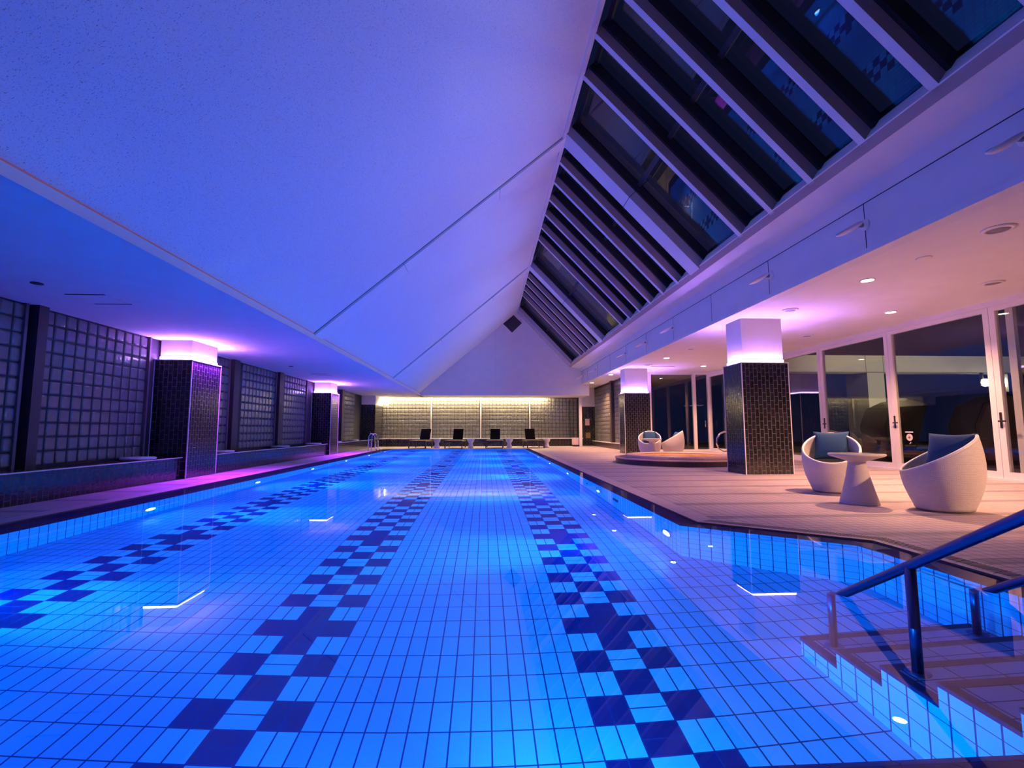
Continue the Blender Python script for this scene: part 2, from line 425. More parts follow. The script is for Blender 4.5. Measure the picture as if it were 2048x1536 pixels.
ordn = ['nearest', 'second', 'third', 'fourth', 'fifth', 'sixth', 'seventh', 'eighth', 'ninth']
for k, y in enumerate((1.33, 4.2, 7.08, 9.94, 12.8, 15.7, 18.5)):
    pool_lamp(XL, y, -.6, 1, 'round underwater lamp in the left pool wall, %s from the near end' % ordn[k])
for k, y in enumerate((2.62, 5.53, 8.4, 11.3, 14.2, 17.1)):
    pool_lamp(XR, y, -.6, -1, 'round underwater lamp in the right pool wall, %s after the splayed corner' % ordn[k])
light('pool_spot', 'SPOT', (-1.0, YN+.05, -.5), POOL_W*.3, (.0, .13, 1.0), (-1.0, 3, -.9), spot_size=math.radians(150), spot_blend=1, shadow_soft_size=.06)  # unseen fill spot added at the near wall, no lamp fitting
light('pool_spot', 'SPOT', (-.6, YN+.05, -.5), POOL_W*.55, (.0, .32, 1.0), (1.9, 2.2, -.5), spot_size=math.radians(130), spot_blend=1, shadow_soft_size=.06)  # unseen spot added to brighten the splayed corner wall
light('pool_spot', 'SPOT', (-3.4, YN+.05, -.5), POOL_W*.3, (.0, .13, 1.0), (-3.4, 3, -.9), spot_size=math.radians(150), spot_blend=1, shadow_soft_size=.06)  # another added near-wall fill spot without a fitting
nz = MB().lathe([(.03, 0), (.05, .003), (.05, .012), (.02, .014)], seg=16).build('inlet_nozzle', M['black_plastic']); nz.location = (XR, 6.48, -.55); nz.rotation_euler = (0, -PI/2, 0)
tag(nz, 'small dark water inlet in the right pool wall beyond the grille', 'inlet')
gr = boxo('suction_grille', (XR-.015, 4.47, -.64), (XR, 4.70, -.48), M['black_plastic']); tag(gr, 'dark square suction grille in the right pool wall', 'grille')

# ------------------------------------------------------------------ deck
mb = MB()
X0, X1, Y0, Y1 = -7.0, WX+.1, -5.0, EY+.1
def dq(xa, ya, xb, yb): mb.face([(xa,ya,DZ),(xb,ya,DZ),(xb,yb,DZ),(xa,yb,DZ)])
o = r3
xr = o[2][0]
dq(X0, Y0, X1, o[5][1]); dq(X0, o[5][1], o[5][0], o[4][1]); dq(X0, o[4][1], X1, Y1)
mb.face([(o[0][0],o[0][1],DZ),(X1,o[0][1],DZ),(X1,o[1][1],DZ),(o[1][0],o[1][1],DZ)])
mb.face([(o[1][0],o[1][1],DZ),(X1,o[1][1],DZ),(X1,o[2][1],DZ),(o[2][0],o[2][1],DZ)])
dq(xr, o[2][1], X1, o[3][1])
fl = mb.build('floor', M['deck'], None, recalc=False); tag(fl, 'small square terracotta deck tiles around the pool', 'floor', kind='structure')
# slotted drain along the splayed corner and the right side
mb = MB()
a, b, c = Vector((*r2[2], 0)), Vector((*r2[1], 0)), Vector((*r2[0], 0))
a2, b2, c2 = Vector((*r3[2], 0)), Vector((*r3[1], 0)), Vector((*r3[0], 0))
for (p, q, p2, q2) in ((a, b, a2, b2), (b, c, b2, c2)):
    n = int((q-p).length/.024)
    for k in range(n):
        t0, t1 = (k+.18)/n, (k+.62)/n
        A, B = p.lerp(q, t0), p.lerp(q, t1); A2, B2 = p2.lerp(q2, t0), p2.lerp(q2, t1)
        s0, s1 = .28, .85
        pts = [A.lerp(A2, s0), B.lerp(B2, s0), B.lerp(B2, s1), A.lerp(A2, s1)]
        mb.face([(v.x, v.y, DZ+.0015) for v in pts])
dr = mb.build('drain_slots', M['seam'], basin)

# ------------------------------------------------------------------ handrails
def handrail(X, ypost, label, top):
    t = empty('handrail', (X, 0, 0))
    sl = .62; ye = .50
    def z(y): return (.41-y)*sl
    pts = [(0, ye, z(ye)-.03), (0, ye-.03, z(ye-.03)-.004), (0, ye-.08, z(ye-.08))]
    pts += [(0, -.9, z(-.9)), (0, -.97, z(-.97)+.025), (0, -1.05, z(-1.0)+.045), (0, -1.25, z(-1.0)+.045)]
    MB().tube(pts, .023, 16).build('rail', M['stair_rail'], t)
    MB().tube([(0, ye, -.87), (0, ye, z(ye)-.02)], .021, 16).build('post', M['stair_rail'], t)
    for y, zb in ypost:
        MB().tube([(0, y, zb), (0, y, z(y) if y > -1 else z(-1.0)+.045)], .023, 16).build('post', M['stair_rail'], t)
        MB().lathe([(.05, 0), (.05, .006), (.026, .012)], c=(0, y, zb), seg=20).build('base_flange', M['stair_rail'], t)
    MB().lathe([(.05, 0), (.05, .006), (.026, .012)], c=(0, ye, -.87), seg=20).build('base_flange', M['stair_rail'], t)
    tag(t, label, 'handrail', 'handrails of the pool steps')
handrail(1.45, [(-.04, -.53), (-1.2, DZ)], 'steel handrail on the open left side of the pool steps', True)
handrail(2.32, [(-.04, -.53), (-1.2, DZ)], 'steel handrail against the right wall of the pool steps', True)

# ------------------------------------------------------------------ ceilings and walls
YB = -5.0
cl = MB(); cl.box((WL-.1, YB, ZL), (-3.80, EY-.40, ZL+.10))
c_left = cl.build('ceiling_left', M['plaster']); tag(c_left, 'low flat white ceiling strip over the left deck', 'ceiling', kind='structure')
MB().box((-3.80, YB, ZL-.012), (-3.775, GY, ZL+.012)).build('edge_bead', M['white_paint'], c_left)
MB().box((-3.83, YB, ZL+.10), (-3.80, GY, ZL+.115)).build('cove_strip', M['cove'], c_left)
# sloping left ceiling
RX, RZ = 1.10, 6.93
mb = MB()
sl = MB(); e = .12
sl.prism([(-3.83, ZL+.10), (RX, RZ), (RX+.02, RZ+.14), (-3.95, ZL+.10+.12)], 'y', YB, GY)
slope = sl.build('ceiling_slope', M['acoustic']); tag(slope, 'steep white acoustic ceiling slope over the pool', 'ceiling', kind='structure')
sd = Vector((RX+3.83, 0, RZ-ZL-.10)).normalized(); sn = Vector((sd.z, 0, -sd.x))   # along slope, downward normal
def on_slope(s, y, d=0.0): v = Vector((-3.83, y, ZL+.10))+sd*s+sn*d; return (v.x, v.y, v.z)
SL = math.hypot(RX+3.83, RZ-ZL-.10)
def slope_slab(mb, s0, s1, y0, y1, d0, d1):
    pts = [on_slope(s, y, d) for d in (d0, d1) for (s, y) in ((s0,y0),(s1,y0),(s1,y1),(s0,y1))]
    v = [mb.bm.verts.new(q) for q in pts]
    for q in ((0,3,2,1),(4,5,6,7),(0,1,5,4),(1,2,6,5),(2,3,7,6),(3,0,4,7)): mb.bm.faces.new([v[i] for i in q])
for yb in (6.95, 14.84):
    m1 = MB(); slope_slab(m1, .02, SL+.30, yb, yb+.42, -.02, .045); m1.build('flush_rib', M['plaster'], slope)
    m2 = MB(); slope_slab(m2, .02, SL, yb-.010, yb, -.02, .006)
    for s in (SL*.34, SL*.72): slope_slab(m2, s, s+.006, yb, yb+.42, .0, .0465)
    m2.build('rib_joint', M['seam'], slope)
m1 = MB(); slope_slab(m1, SL-.10, SL+.02, YB, GY, -.02, .03); m1.build('ridge_trim', M['fascia'], slope)

# right ceiling with fascia and trough
m1 = MB(); m1.box((4.45, YB, ZR), (WX+.15, EY+.1, ZR+.12)); c_right = m1.build('ceiling_right', M['plaster']); tag(c_right, 'flat white ceiling over the lounge deck', 'ceiling', kind='structure')
fa = empty('trim_1', (0, 0, 0)); tag(fa, 'tall white fascia between the skylight and the lounge ceiling', 'fascia', kind='structure')
SB = (3.75, 4.16)
m1 = MB(); m1.box((4.40, YB, ZR-.012), (4.60, GY, 3.84)); m1.build('fascia_board', M['fascia'], fa)
m1 = MB(); m1.box((4.385, YB, ZR-.014), (4.40, GY, ZR+.05)); m1.build('fascia_bead', M['white_paint'], fa)
m1 = MB(); m1.prism([(4.40, 3.855), (4.28, 4.0), (3.78, 4.13), (3.74, 4.17), (3.9, 4.4), (4.6, 4.2), (4.6, 3.855)], 'y', YB, GY); m1.build('trough_board', M['fascia'], fa)
m1 = MB(); m1.box((4.403, YB, 3.838), (4.6, GY, 3.857))
for k in range(-2, 11):
    y = 3.49+2.12*k
    if YB < y < GY: m1.box((4.396, y-.004, ZR+.05), (4.41, y+.004, 3.84))
m1.build('panel_joint', M['seam'], fa)
# skylight: rafters along the right slope, in three bays
rd = Vector((RX-SB[0], 0, RZ-SB[1])); RL = rd.length; rd.normalize(); rn = Vector((-rd.z, 0, rd.x))   # up slope; rn = outward/up normal?
if rn.z < 0: rn = -rn
def on_roof(s, y, d=0.0): v = Vector((SB[0], y, SB[1]))+rd*s+rn*d; return v
def roof_slab(mb, s0, s1, y0, y1, d0, d1, mis=None):
    pts = [on_roof(s, y, d) for d in (d0, d1) for (s, y) in ((s0,y0),(s1,y0),(s1,y1),(s0,y1))]
    v = [mb.bm.verts.new(q) for q in pts]
    for n_, q in enumerate(((0,3,2,1),(4,5,6,7),(0,1,5,4),(1,2,6,5),(2,3,7,6),(3,0,4,7))):
        f = mb.bm.faces.new([v[i] for i in q])
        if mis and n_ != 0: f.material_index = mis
bays = [('window_1', [-3.44, -2.56, -1.69, -.81, .06, .94, 1.81, 2.69, 3.56, 4.44, 5.31], YB, 6.85, 'near skylight bay of dark glass between slim rafters'),
        ('window_2', [7.94, 8.81, 9.69, 10.56, 11.44, 12.31], 7.27, 14.74, 'middle skylight bay between the two wide roof beams'),
        ('window_3', [16.05, 16.92, 17.8, 18.67], 15.17, 21.2, 'far skylight bay next to the gable wall')]
GD = .30
for nm, ys, ya, yb, lab in bays:
    t = empty(nm, (0, 0, 0)); tag(t, lab, 'skylight', kind='structure')
    for y in ys:
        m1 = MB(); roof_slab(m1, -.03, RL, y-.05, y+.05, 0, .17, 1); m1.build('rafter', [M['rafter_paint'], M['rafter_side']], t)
    edges = [ya]+[y for y in ys]+[yb]
    for a, b in zip(edges[:-1], edges[1:]):
        lo = a+(.05 if a != ya else 0); hi = b-(.05 if b != yb else 0)
        if hi-lo < .15: continue
        m1 = MB()
        roof_slab(m1, 0, RL, lo-.03, lo+.05, .15, GD+.02); roof_slab(m1, 0, RL, hi-.05, hi+.03, .15, GD+.02)
        roof_slab(m1, 0, .07, lo, hi, GD-.05, GD+.02); roof_slab(m1, RL-.07, RL, lo, hi, GD-.05, GD+.02)
        roof_slab(m1, 1.98, 2.06, lo, hi, GD-.05, GD+.02)
        fr = m1.build('sash', M['dark_metal'], t)
        m1 = MB(); roof_slab(m1, .05, RL-.05, lo+.04, hi-.04, GD-.008, GD+.004); m1.build('pane', M['pane'], fr)
        m1 = MB(); roof_slab(m1, 1.95, 2.07, lo, lo+.10, GD-.13, GD-.04); m1.build('bracket', M['rafter_paint'], fr)
for k, (ya, yb) in enumerate(((6.85, 7.27), (14.74, 15.17))):
    t = empty('roof_beam', (0, 0, 0)); tag(t, ('wide pale roof beam across the skylight, nearer of the two', 'wide pale roof beam across the skylight, farther of the two')[k], 'beam', 'wide roof beams', 'structure')
    m1 = MB(); roof_slab(m1, -.03, RL+.12, ya, yb, -.03, .49, 1); m1.build('beam_casing', [M['rafter_paint'], M['beam_shade']], t)  # shade on the sides is put into the darker colour
    m1 = MB(); roof_slab(m1, 1.98, 1.992, ya-.002, yb+.002, -.032, .49); m1.build('casing_joint', M['seam'], t)
t = empty('roof_beam', (0, 0, 0)); tag(t, 'pale roof beam along the gable wall', 'beam', kind='structure')
m1 = MB(); roof_slab(m1, -.03, RL+.12, 21.2, GY, -.02, .5); m1.build('beam_casing', M['beam_shade'], t)
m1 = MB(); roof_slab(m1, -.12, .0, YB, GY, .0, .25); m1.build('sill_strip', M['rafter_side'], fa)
# roof back of trough
m1 = MB(); m1.box((3.95, YB, 4.35), (4.7, GY, 4.5)); m1.build('roof_edge', M['dark_metal'], fa)

# gable wall
mb = MB()
prof = [(-3.95, ZL), (4.80, ZL), (4.80, ZR), (4.45, ZR), (4.45, 4.3), (SB[0]+.3, 4.45), (RX+.35, RZ+.35), (RX, RZ+.2), (-3.95, ZL+.2)]
mb.prism(prof, 'y', GY, GY+.2); gable = mb.build('wall_far', M['plaster']); tag(gable, 'white gable wall above the far end of the pool', 'wall', kind='structure')
mb = MB(); mb.box((-3.95, GY+.2, ZL), (4.80, EY-.40, ZL+.08)); mb.build('niche_soffit', M['plaster'], gable)
mb = MB(); cx, cz, h = .84, 6.36, .50
mb.prism([(cx-h, cz), (cx, cz-h), (cx+h, cz), (cx, cz+h)], 'y', GY-.03, GY)
v = mb.build('gable_vent', M['seam'], None); tag(v, 'dark diamond-shaped vent high on the gable wall', 'vent')
boxo('panel_joint', (-.002, GY-.002, ZL), (.004, GY, 6.0), M['beam_shade'], gable)

# ------------------------------------------------------------------ glass block walls
def block_panel(name, plane, a0, a1, z0, n_a, n_z, at, facing, parent):
    """grid of pillowed glass blocks; plane 'x' = wall of constant x, a along y; facing +1/-1"""
    mb = MB(); pa = (a1-a0)/n_a; pz = .2; g = .009; d1 = .006*facing; d2 = .020*facing; bv = .022
    def P(a, z, d): return (at+d, a, z) if plane == 'x' else (a, at+d, z)
    for i in range(n_a):
        for j in range(n_z):
            aa, ab = a0+i*pa+g, a0+(i+1)*pa-g; za, zb = z0+j*pz+g, z0+(j+1)*pz-g
            o_ = [P(aa,za,d1), P(ab,za,d1), P(ab,zb,d1), P(aa,zb,d1)]
            i_ = [P(aa+bv,za+bv,d2), P(ab-bv,za+bv,d2), P(ab-bv,zb-bv,d2), P(aa+bv,zb-bv,d2)]
            r_ = [P(aa,za,-.01*facing), P(ab,za,-.01*facing), P(ab,zb,-.01*facing), P(aa,zb,-.01*facing)]
            O = [mb.bm.verts.new(q) for q in o_]; I = [mb.bm.verts.new(q) for q in i_]; R_ = [mb.bm.verts.new(q) for q in r_]
            mb.bm.faces.new(I)
            for k in range(4):
                f = mb.bm.faces.new((O[k], O[(k+1) % 4], I[(k+1) % 4], I[k])); f.smooth = True
                mb.bm.faces.new((R_[k], R_[(k+1) % 4], O[(k+1) % 4], O[k]))
    return mb.build(name, M['block'], parent)
wl = empty('wall_left', (0, 0, 0)); tag(wl, 'left wall of dark glass blocks above a tiled ledge', 'wall', kind='structure')
boxo('mortar_backing', (WL-.12, YB, 0), (WL, EY, ZL), M['mortar'], wl)
boxo('brick_ledge', (WL, YB, DZ), (-6.17, EY, .40), M['black_tile'], wl)
boxo('ledge_edge_trim', (-6.185, YB, .395), (-6.16, EY, .41), M['white_paint'], wl)
panels = [(2.36, 4.52), (4.74, 6.85), (8.15, 9.68), (10.32, 12.28), (12.72, 14.7), (16.3, 18.5), (19.3, 21.0)]
for a, b in panels: block_panel('glass_block_panel', 'x', a, b, .42, max(1, round((b-a)/.2)), 11, WL, 1, wl)
for a, b in ((4.55, 4.70), (9.72, 9.98), (12.32, 12.6), (18.6, 18.9)): boxo('steel_post', (WL, a, .40), (WL+.13, b, ZL), M['post_steel'], wl)
for a in (2.3, 4.45, 4.72, 6.86, 9.66, 10.02, 12.27, 12.62, 14.72): boxo('panel_frame', (WL, a, .40), (WL+.05, a+.04, ZL), M['frame_steel'], wl)
# far wall
wf = empty('wall_end', (0, 0, 0)); tag(wf, 'far glass block wall washed by warm light from above', 'wall', kind='structure')
boxo('mortar_backing', (-7, EY, 0), (WX+.2, EY+.15, 3.4), M['mortar'], wf)
pitch = (4.62+6.14)/54
for k in range(4):
    a = -6.14+k*2.69; block_panel('glass_block_panel', 'y', a+.06, a+2.63, .42, 13, 11, EY, -1, wf)
for k in range(1, 4): boxo('pale_post', (-6.14+k*2.69-.035, EY-.06, .42), (-6.14+k*2.69+.035, EY, ZL), M['white_paint'], wf)
boxo('brick_ledge', (-6.2, 23.5, DZ), (4.75, EY, .40), M['black_tile'], wf)
boxo('ledge_sill', (-6.2, 23.45, .40), (4.75, EY, .44), M['white_paint'], wf)
boxo('corner_brickwork', (WL, 22.3, .0), (-6.08, EY, 2.17), M['black_tile'], wf); boxo('corner_plaster', (WL, 22.3, 2.17), (-6.08, EY, ZL), M['plaster'], wf)
boxo('corner_brickwork', (4.78, EY-.12, .0), (5.6, EY, 2.15), M['black_tile'], wf); boxo('corner_plaster', (4.78, EY-.12, 2.15), (5.6, EY, ZR), M['plaster'], wf)
boxo('cove_lid', (WL, EY-.50, ZL+.10), (4.8, EY+.1, ZL+.16), M['plaster'], wf)
led = boxo('led_strip', (-6.1, EY-.30, ZL+.03), (2.9, EY-.26, ZL+.06), M['led_warm']); tag(led, 'warm light strip along the top of the far glass block wall', 'light strip')
led2 = boxo('led_strip', (-5.86, EY-.10, 2.25), (-5.83, EY-.07, ZL-.04), M['led_warm']); tag(led2, 'short upright warm light strip at the left end of the far wall', 'light strip')
# right glass block wall and end pieces
wr = empty('wall_right', (0, 0, 0)); tag(wr, 'glass block wall beyond the far lounge column', 'wall', kind='structure')
boxo('mortar_backing', (5.52, 16.7, 0), (5.66, EY, ZR), M['mortar'], wr)
boxo('base_ledge', (5.34, 16.7, DZ), (5.52, EY-.15, .26), M['tub_tile'], wr); boxo('ledge_trim', (5.33, 16.7, .26), (5.52, EY-.15, .29), M['white_paint'], wr)
for a, b in ((16.75, 18.15), (18.4, 19.8), (20.15, 23.8)): block_panel('glass_block_panel', 'x', a, b, .30, max(1, round((b-a)/.2)), 14, 5.52, -1, wr)
boxo('steel_post', (5.38, 19.85, .29), (5.52, 20.1, ZR), M['post_steel'], wr)
bw = boxo('wall_back', (WL-.1, YB-.15, 0), (WX+.2, YB, 7.2), M['plaster']); tag(bw, 'white wall behind the viewpoint', 'wall', kind='structure')

# ------------------------------------------------------------------ columns
def column(x0, x1, y0, y1, ztop, zc, led_mat, label, leds):
    t = empty('column', ((x0+x1)/2, (y0+y1)/2, 0)); ox, oy = t.location.x, t.location.y
    tag(t, label, 'column', 'black tiled columns with glowing capitals', 'structure')
    def B(nm, a, b, mat, bev=0): return boxo(nm, (a[0]-ox, a[1]-oy, a[2]), (b[0]-ox, b[1]-oy, b[2]), mat, t, bev)
    B('tiled_shaft', (x0, y0, DZ), (x1, y1, ztop), M['black_tile'])
    i = .06
    B('capital', (x0+i, y0+i, ztop), (x1-i, y1-i, zc), M['capital'])
    for (cx, cy) in ((x0, y0), (x1, y0), (x0, y1), (x1, y1)): B('corner_trim', (cx-.008, cy-.008, DZ), (cx+.008, cy+.008, ztop), M['white_paint'])
    r = .014
    B('ledge_lip', (x0-r, y0-r, ztop), (x1+r, y0+.008, ztop+.018), M['white_paint']); B('ledge_lip', (x0-r, y1-.008, ztop), (x1+r, y1+r, ztop+.018), M['white_paint'])
    B('ledge_lip', (x0-r, y0, ztop), (x0+.008, y1, ztop+.018), M['white_paint']); B('ledge_lip', (x1-.008, y0, ztop), (x1+r, y1, ztop+.018), M['white_paint'])
    for s in leds:
        a, b = {'n': ((x0+.05, y0+.016), (x1-.05, y0+.04)), 'w': ((x0+.016, y0+.05), (x0+.04, y1-.05)), 'e': ((x1-.04, y0+.05), (x1-.016, y1-.05)), 'f': ((x0+.05, y1-.04), (x1-.05, y1-.016))}[s]
        B('light_strip', (*a, ztop+.002), (*b, ztop+.014), led_mat)
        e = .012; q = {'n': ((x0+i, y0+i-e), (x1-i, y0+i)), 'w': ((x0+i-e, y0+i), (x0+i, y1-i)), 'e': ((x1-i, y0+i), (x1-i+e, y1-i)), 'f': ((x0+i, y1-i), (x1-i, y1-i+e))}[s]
        B('painted_glow_band', (*q[0], ztop+.02), (*q[1], ztop+.075), M['capital_glow'])  # painted light on the capital, not a separate fitting
    return t
column(WL, -6.09, 7.08, 8.07, 2.23, ZL, M['led_violet'], 'nearer black tiled column on the left wall with glowing violet top', 'nef')
column(WL, -6.09, 15.35, 16.25, 2.23, ZL, M['led_violet'], 'farther black tiled column on the left wall with glowing violet top', 'nef')
column(4.66, 5.64, 7.1, 7.82, 2.25, ZR, M['led_violet_r'], 'large black tiled column on the lounge deck beside the hot tub', 'nwef')
column(4.66, 5.64, 15.28, 16.0, 2.25, ZR, M['led_violet_r'], 'black tiled column beyond the hot tub with lavender lit top', 'nwef')

for y in (7.57, 15.8):
    light('column_strip_glow', 'AREA', (-6.07, y, 2.262), 230, (.36, .03, 1.0), (-5.2, y, .3), shape='RECTANGLE', size=.95, size_y=.04, spread=math.radians(125))
# ------------------------------------------------------------------ windows of the lounge
def leaf(parent, y0, y1, handle=None):
    """sliding leaf in the window wall"""
    f = MB(); w = .10; x0, x1 = WX-.03, WX+.05
    f.box((x0, y0, .05), (x1, y0+w, ZR-.10)); f.box((x0, y1-w, .05), (x1, y1, ZR-.10)); f.box((x0, y0+w, .05), (x1, y1-w, .16)); f.box((x0, y0+w, ZR-.18), (x1, y1-w, ZR-.10))
    fr = f.build('leaf_frame', M['white_paint'], parent)
    boxo('pane', (WX+.004, y0+w-.01, .15), (WX+.014, y1-w+.01, ZR-.17), M['pane'], fr)
    if handle:
        y = handle
        h = MB(); h.box((x0-.012, y-.018, .92), (x0, y+.018, 1.20)); h.box((x0-.05, y-.014, 1.03), (x0, y+.014, 1.058)); h.box((x0-.055, y-.11, 1.03), (x0-.035, y+.014, 1.058))
        h.build('door_handle', M['black_plastic'], fr, .004)
win = empty('door_1', (0, 0, 0)); tag(win, 'tall white framed glass sliding doors along the lounge deck', 'glass door', kind='structure')
boxo('head_frame', (WX-.06, YB, ZR-.10), (WX+.10, 16.6, ZR), M['white_paint'], win)
boxo('floor_track', (WX-.08, YB, DZ), (WX+.10, 16.6, .05), M['white_paint'], win)
ed = [-5.0, -2.75, -.55, 1.55, 3.65, 5.72, 7.90, 10.1, 12.3, 14.5, 16.6]
for k in range(len(ed)-1):
    hd = None
    if k == 5: hd = ed[k+1]-.05
    if k == 4: hd = ed[k+1]-.05
    if k == 6: hd = ed[k+1]-.05
    leaf(win, ed[k]+.004, ed[k+1]-.004, hd)
boxo('fixed_jamb', (WX+.06, 5.40, .05), (WX+.13, 5.52, ZR-.1), M['white_paint'], win)
# glazed wall across the end of the lounge
pw = empty('door_2', (0, 0, 0)); tag(pw, 'glazed end wall of the lounge behind the white armchairs', 'glass door', kind='structure')
PY = 16.62
boxo('head_frame', (5.66, PY-.03, ZR-.08), (WX, PY+.07, ZR), M['white_paint'], pw); boxo('floor_track', (5.66, PY-.04, DZ), (WX, PY+.07, .10), M['white_paint'], pw)
for x in (6.02, 7.86, 8.48): boxo('stile', (x, PY-.04, .10), (x+.13, PY+.06, ZR-.08), M['white_paint'], pw)
for a, b in ((5.68, 6.02), (6.15, 7.86)): boxo('pane', (a, PY, .10), (b, PY+.01, ZR-.08), M['pane'], pw)
dl = boxo('glass_leaf', (8.0, PY-.02, .10), (8.42, PY-.008, ZR-.10), M['screen'], pw)
MB().tube([(8.33, PY-.07, 1.0), (8.33, PY-.07, 1.25)], .012).tube([(8.33, PY-.07, 1.02), (8.33, PY-.015, 1.02)], .008).tube([(8.33, PY-.07, 1.23), (8.33, PY-.015, 1.23)], .008).build('pull_handle', M['chrome'], dl)

# sticker on the glass door
st = empty('door_sticker', (WX-.002, 7.55, .73)); tag(st, 'round pale sticker on the glass sliding door under a short white bar', 'sticker')
def disc_x(r, d, seg=28):
    mb = MB(); v = [mb.bm.verts.new((d, r*math.cos(2*PI*k/seg), r*math.sin(2*PI*k/seg))) for k in range(seg)]; w = [mb.bm.verts.new((d+.003, r*math.cos(2*PI*k/seg), r*math.sin(2*PI*k/seg))) for k in range(seg)]
    mb.bm.faces.new(v); mb.bm.faces.new(w[::-1])
    for k in range(seg): mb.bm.faces.new((v[k], v[(k+1) % seg], w[(k+1) % seg], w[k]))
    return mb
disc_x(.075, -.003).build('disc', M['paper'], st)
disc_x(.05, -.005).build('emblem', M['pink_box'], st)
m1 = MB(); m1.box((-.007, -.035, -.012), (-.005, .035, .006)); m1.box((-.007, -.012, -.03), (-.005, .012, .03)); m1.build('figure', M['grey_disc'], st)
m1 = MB(); m1.box((-.004, -.095, .10), (0, .095, .125)); m1.build('bar', M['paper'], st)
m1 = MB(); m1.tube([(-.006, -.03, -.10), (-.006, -.02, -.13), (-.006, .01, -.14)], .006, 8); m1.build('tail_mark', M['paper'], st)

# ------------------------------------------------------------------ ceiling fittings
def downlight(x, y, zc, label, e=150, first=[None]):
    if first[0] is None:
        t = empty('downlight', (0, 0, 0))
        MB().lathe([(.085, 0), (.105, -.004), (.105, -.012), (.082, -.012), (.085, 0)], seg=28, cap=False).build('trim_ring', M['white_plastic'], t)
        MB().lathe([(.0001, -.006), (.082, -.006), (.082, -.002)], seg=28).build('lens', M['lamp_warm'], t)
        first[0] = t
    else: t = copy_tree(first[0])
    t.location = (x, y, zc); tag(t, label, 'downlight', 'lit downlights in the lounge ceiling')
    light('downlight_beam', 'SPOT', (x, y, zc-.03), e, WARM, (x, y, 0), spot_size=math.radians(130), spot_blend=.8, shadow_soft_size=.07)
DL = 760
downlight(5.32, 4.59, ZR, 'lit downlight above the small white table, nearest of the ceiling lights', DL)
downlight(7.39, 6.50, ZR, 'lit downlight near the glass doors, between the near armchairs and the column', DL)
downlight(5.29, 12.66, ZR, 'lit downlight over the hot tub, between the two lounge columns', DL)
downlight(7.38, 14.53, ZR, 'lit downlight near the far corner of the glass doors', DL)
downlight(4.72, 17.35, ZR, 'lit downlight just beyond the far lounge column', DL*.8)
downlight(4.72, 20.9, ZR, 'lit downlight beside the gable wall, farthest of the ceiling lights', DL*.8)
light('downlight_beam', 'SPOT', (7.39, -1.55, ZR-.03), DL*2.7, WARM, (4.7, 3.5, .35), spot_size=math.radians(46), spot_blend=.7, shadow_soft_size=.07)  # unseen spot, boosted and aimed to brighten the near armchairs
def speaker(x, y, zc, label, big, first=[None]):
    if first[0] is None:
        t = empty('ceiling_speaker', (0, 0, 0))
        MB().lathe([(.105, 0), (.155, -.002), (.155, -.010), (.125, -.022), (.105, -.022), (.105, 0)], seg=32, cap=False).build('trim_ring', M['white_plastic'], t)
        MB().lathe([(.0001, -.015), (.107, -.013), (.107, -.004)], seg=32).build('grille', M['grey_disc'], t)
        for a in (.4, 2.5, 4.6): MB().lathe([(.008, -.018), (.008, -.010)], c=(.14*math.cos(a), .14*math.sin(a), .008), seg=10).build('screw', M['grey_disc'], t)
        first[0] = t
    else: t = copy_tree(first[0])
    t.location = (x, y, zc); t.scale = (big, big, 1); tag(t, label, 'ceiling speaker', 'round ceiling speakers')
speaker(5.31, 2.70, ZR, 'round grey ceiling speaker, the one nearest to the camera', 1)
speaker(7.39, 4.61, ZR, 'round ceiling speaker near the head of the nearest glass door', .9)
speaker(5.29, 6.41, ZR, 'round ceiling speaker just in front of the large column', .9)
speaker(7.33, 8.86, ZR, 'round ceiling speaker beside the glass doors behind the large column', .9)
speaker(5.30, 10.85, ZR, 'round ceiling speaker over the hot tub', .9)
speaker(5.24, 14.3, ZR, 'round ceiling speaker just in front of the far lounge column', .9)
def sensor(x, y, zc, label):
    o = MB().lathe([(.09, 0), (.09, -.006), (.075, -.012), (.0001, -.013)], c=(0, 0, 0), seg=28).build('ceiling_plate', M['white_plastic']); o.location = (x, y, zc)
    tag(o, label, 'cover plate', 'flat round plates on the lounge ceiling')
sensor(5.32, 3.64, ZR, 'flat round ceiling plate between the nearest speaker and the nearest downlight')
sensor(7.38, 7.72, ZR, 'small flat round ceiling plate beside the glass doors')
sensor(5.32, 11.74, ZR, 'flat round ceiling plate over the hot tub beside a lit downlight')
t = empty('ceiling_vent', (5.95, 14.75, ZR)); tag(t, 'slim slotted air vent in the ceiling before the far lounge column', 'vent')
boxo('slot', (-.45, -.03, -.008), (.45, .03, 0), M['grey_disc'], t)
# left ceiling
def hatch(x, y, sx, sy, label):
    t = empty('ceiling_vent', (x, y, ZL)); tag(t, label, 'vent', 'slotted panels in the left ceiling')
    boxo('panel', (-sx/2, -sy/2+.02, -.004), (sx/2, sy/2-.02, 0), M['plaster'], t)
    boxo('slot', (-sx/2, -sy/2-.01, -.006), (sx/2, -sy/2+.02, .0), M['seam'], t); boxo('slot', (-sx/2, sy/2-.02, -.006), (sx/2, sy/2+.01, 0), M['seam'], t)
hatch(-5.61, 4.21, .48, .47, 'square ceiling vent panel with two dark slots before the left column')
hatch(-5.66, 12.97, .48, .44, 'square ceiling vent panel with two slots before the farther left column')
for (x, y, lab) in ((-5.77, 3.51, 'small dark round ceiling fitting left of the nearer vent panel'), (-5.8, 10.95, 'small dark round ceiling fitting beyond the nearer left column')):
    o = MB().lathe([(.05, 0), (.06, -.004), (.06, -.012), (.0001, -.012)], seg=24).build('recessed_spotlight', M['seam']); o.location = (x, y, ZL); tag(o, lab, 'ceiling fitting', 'unlit round fittings in the left ceiling')

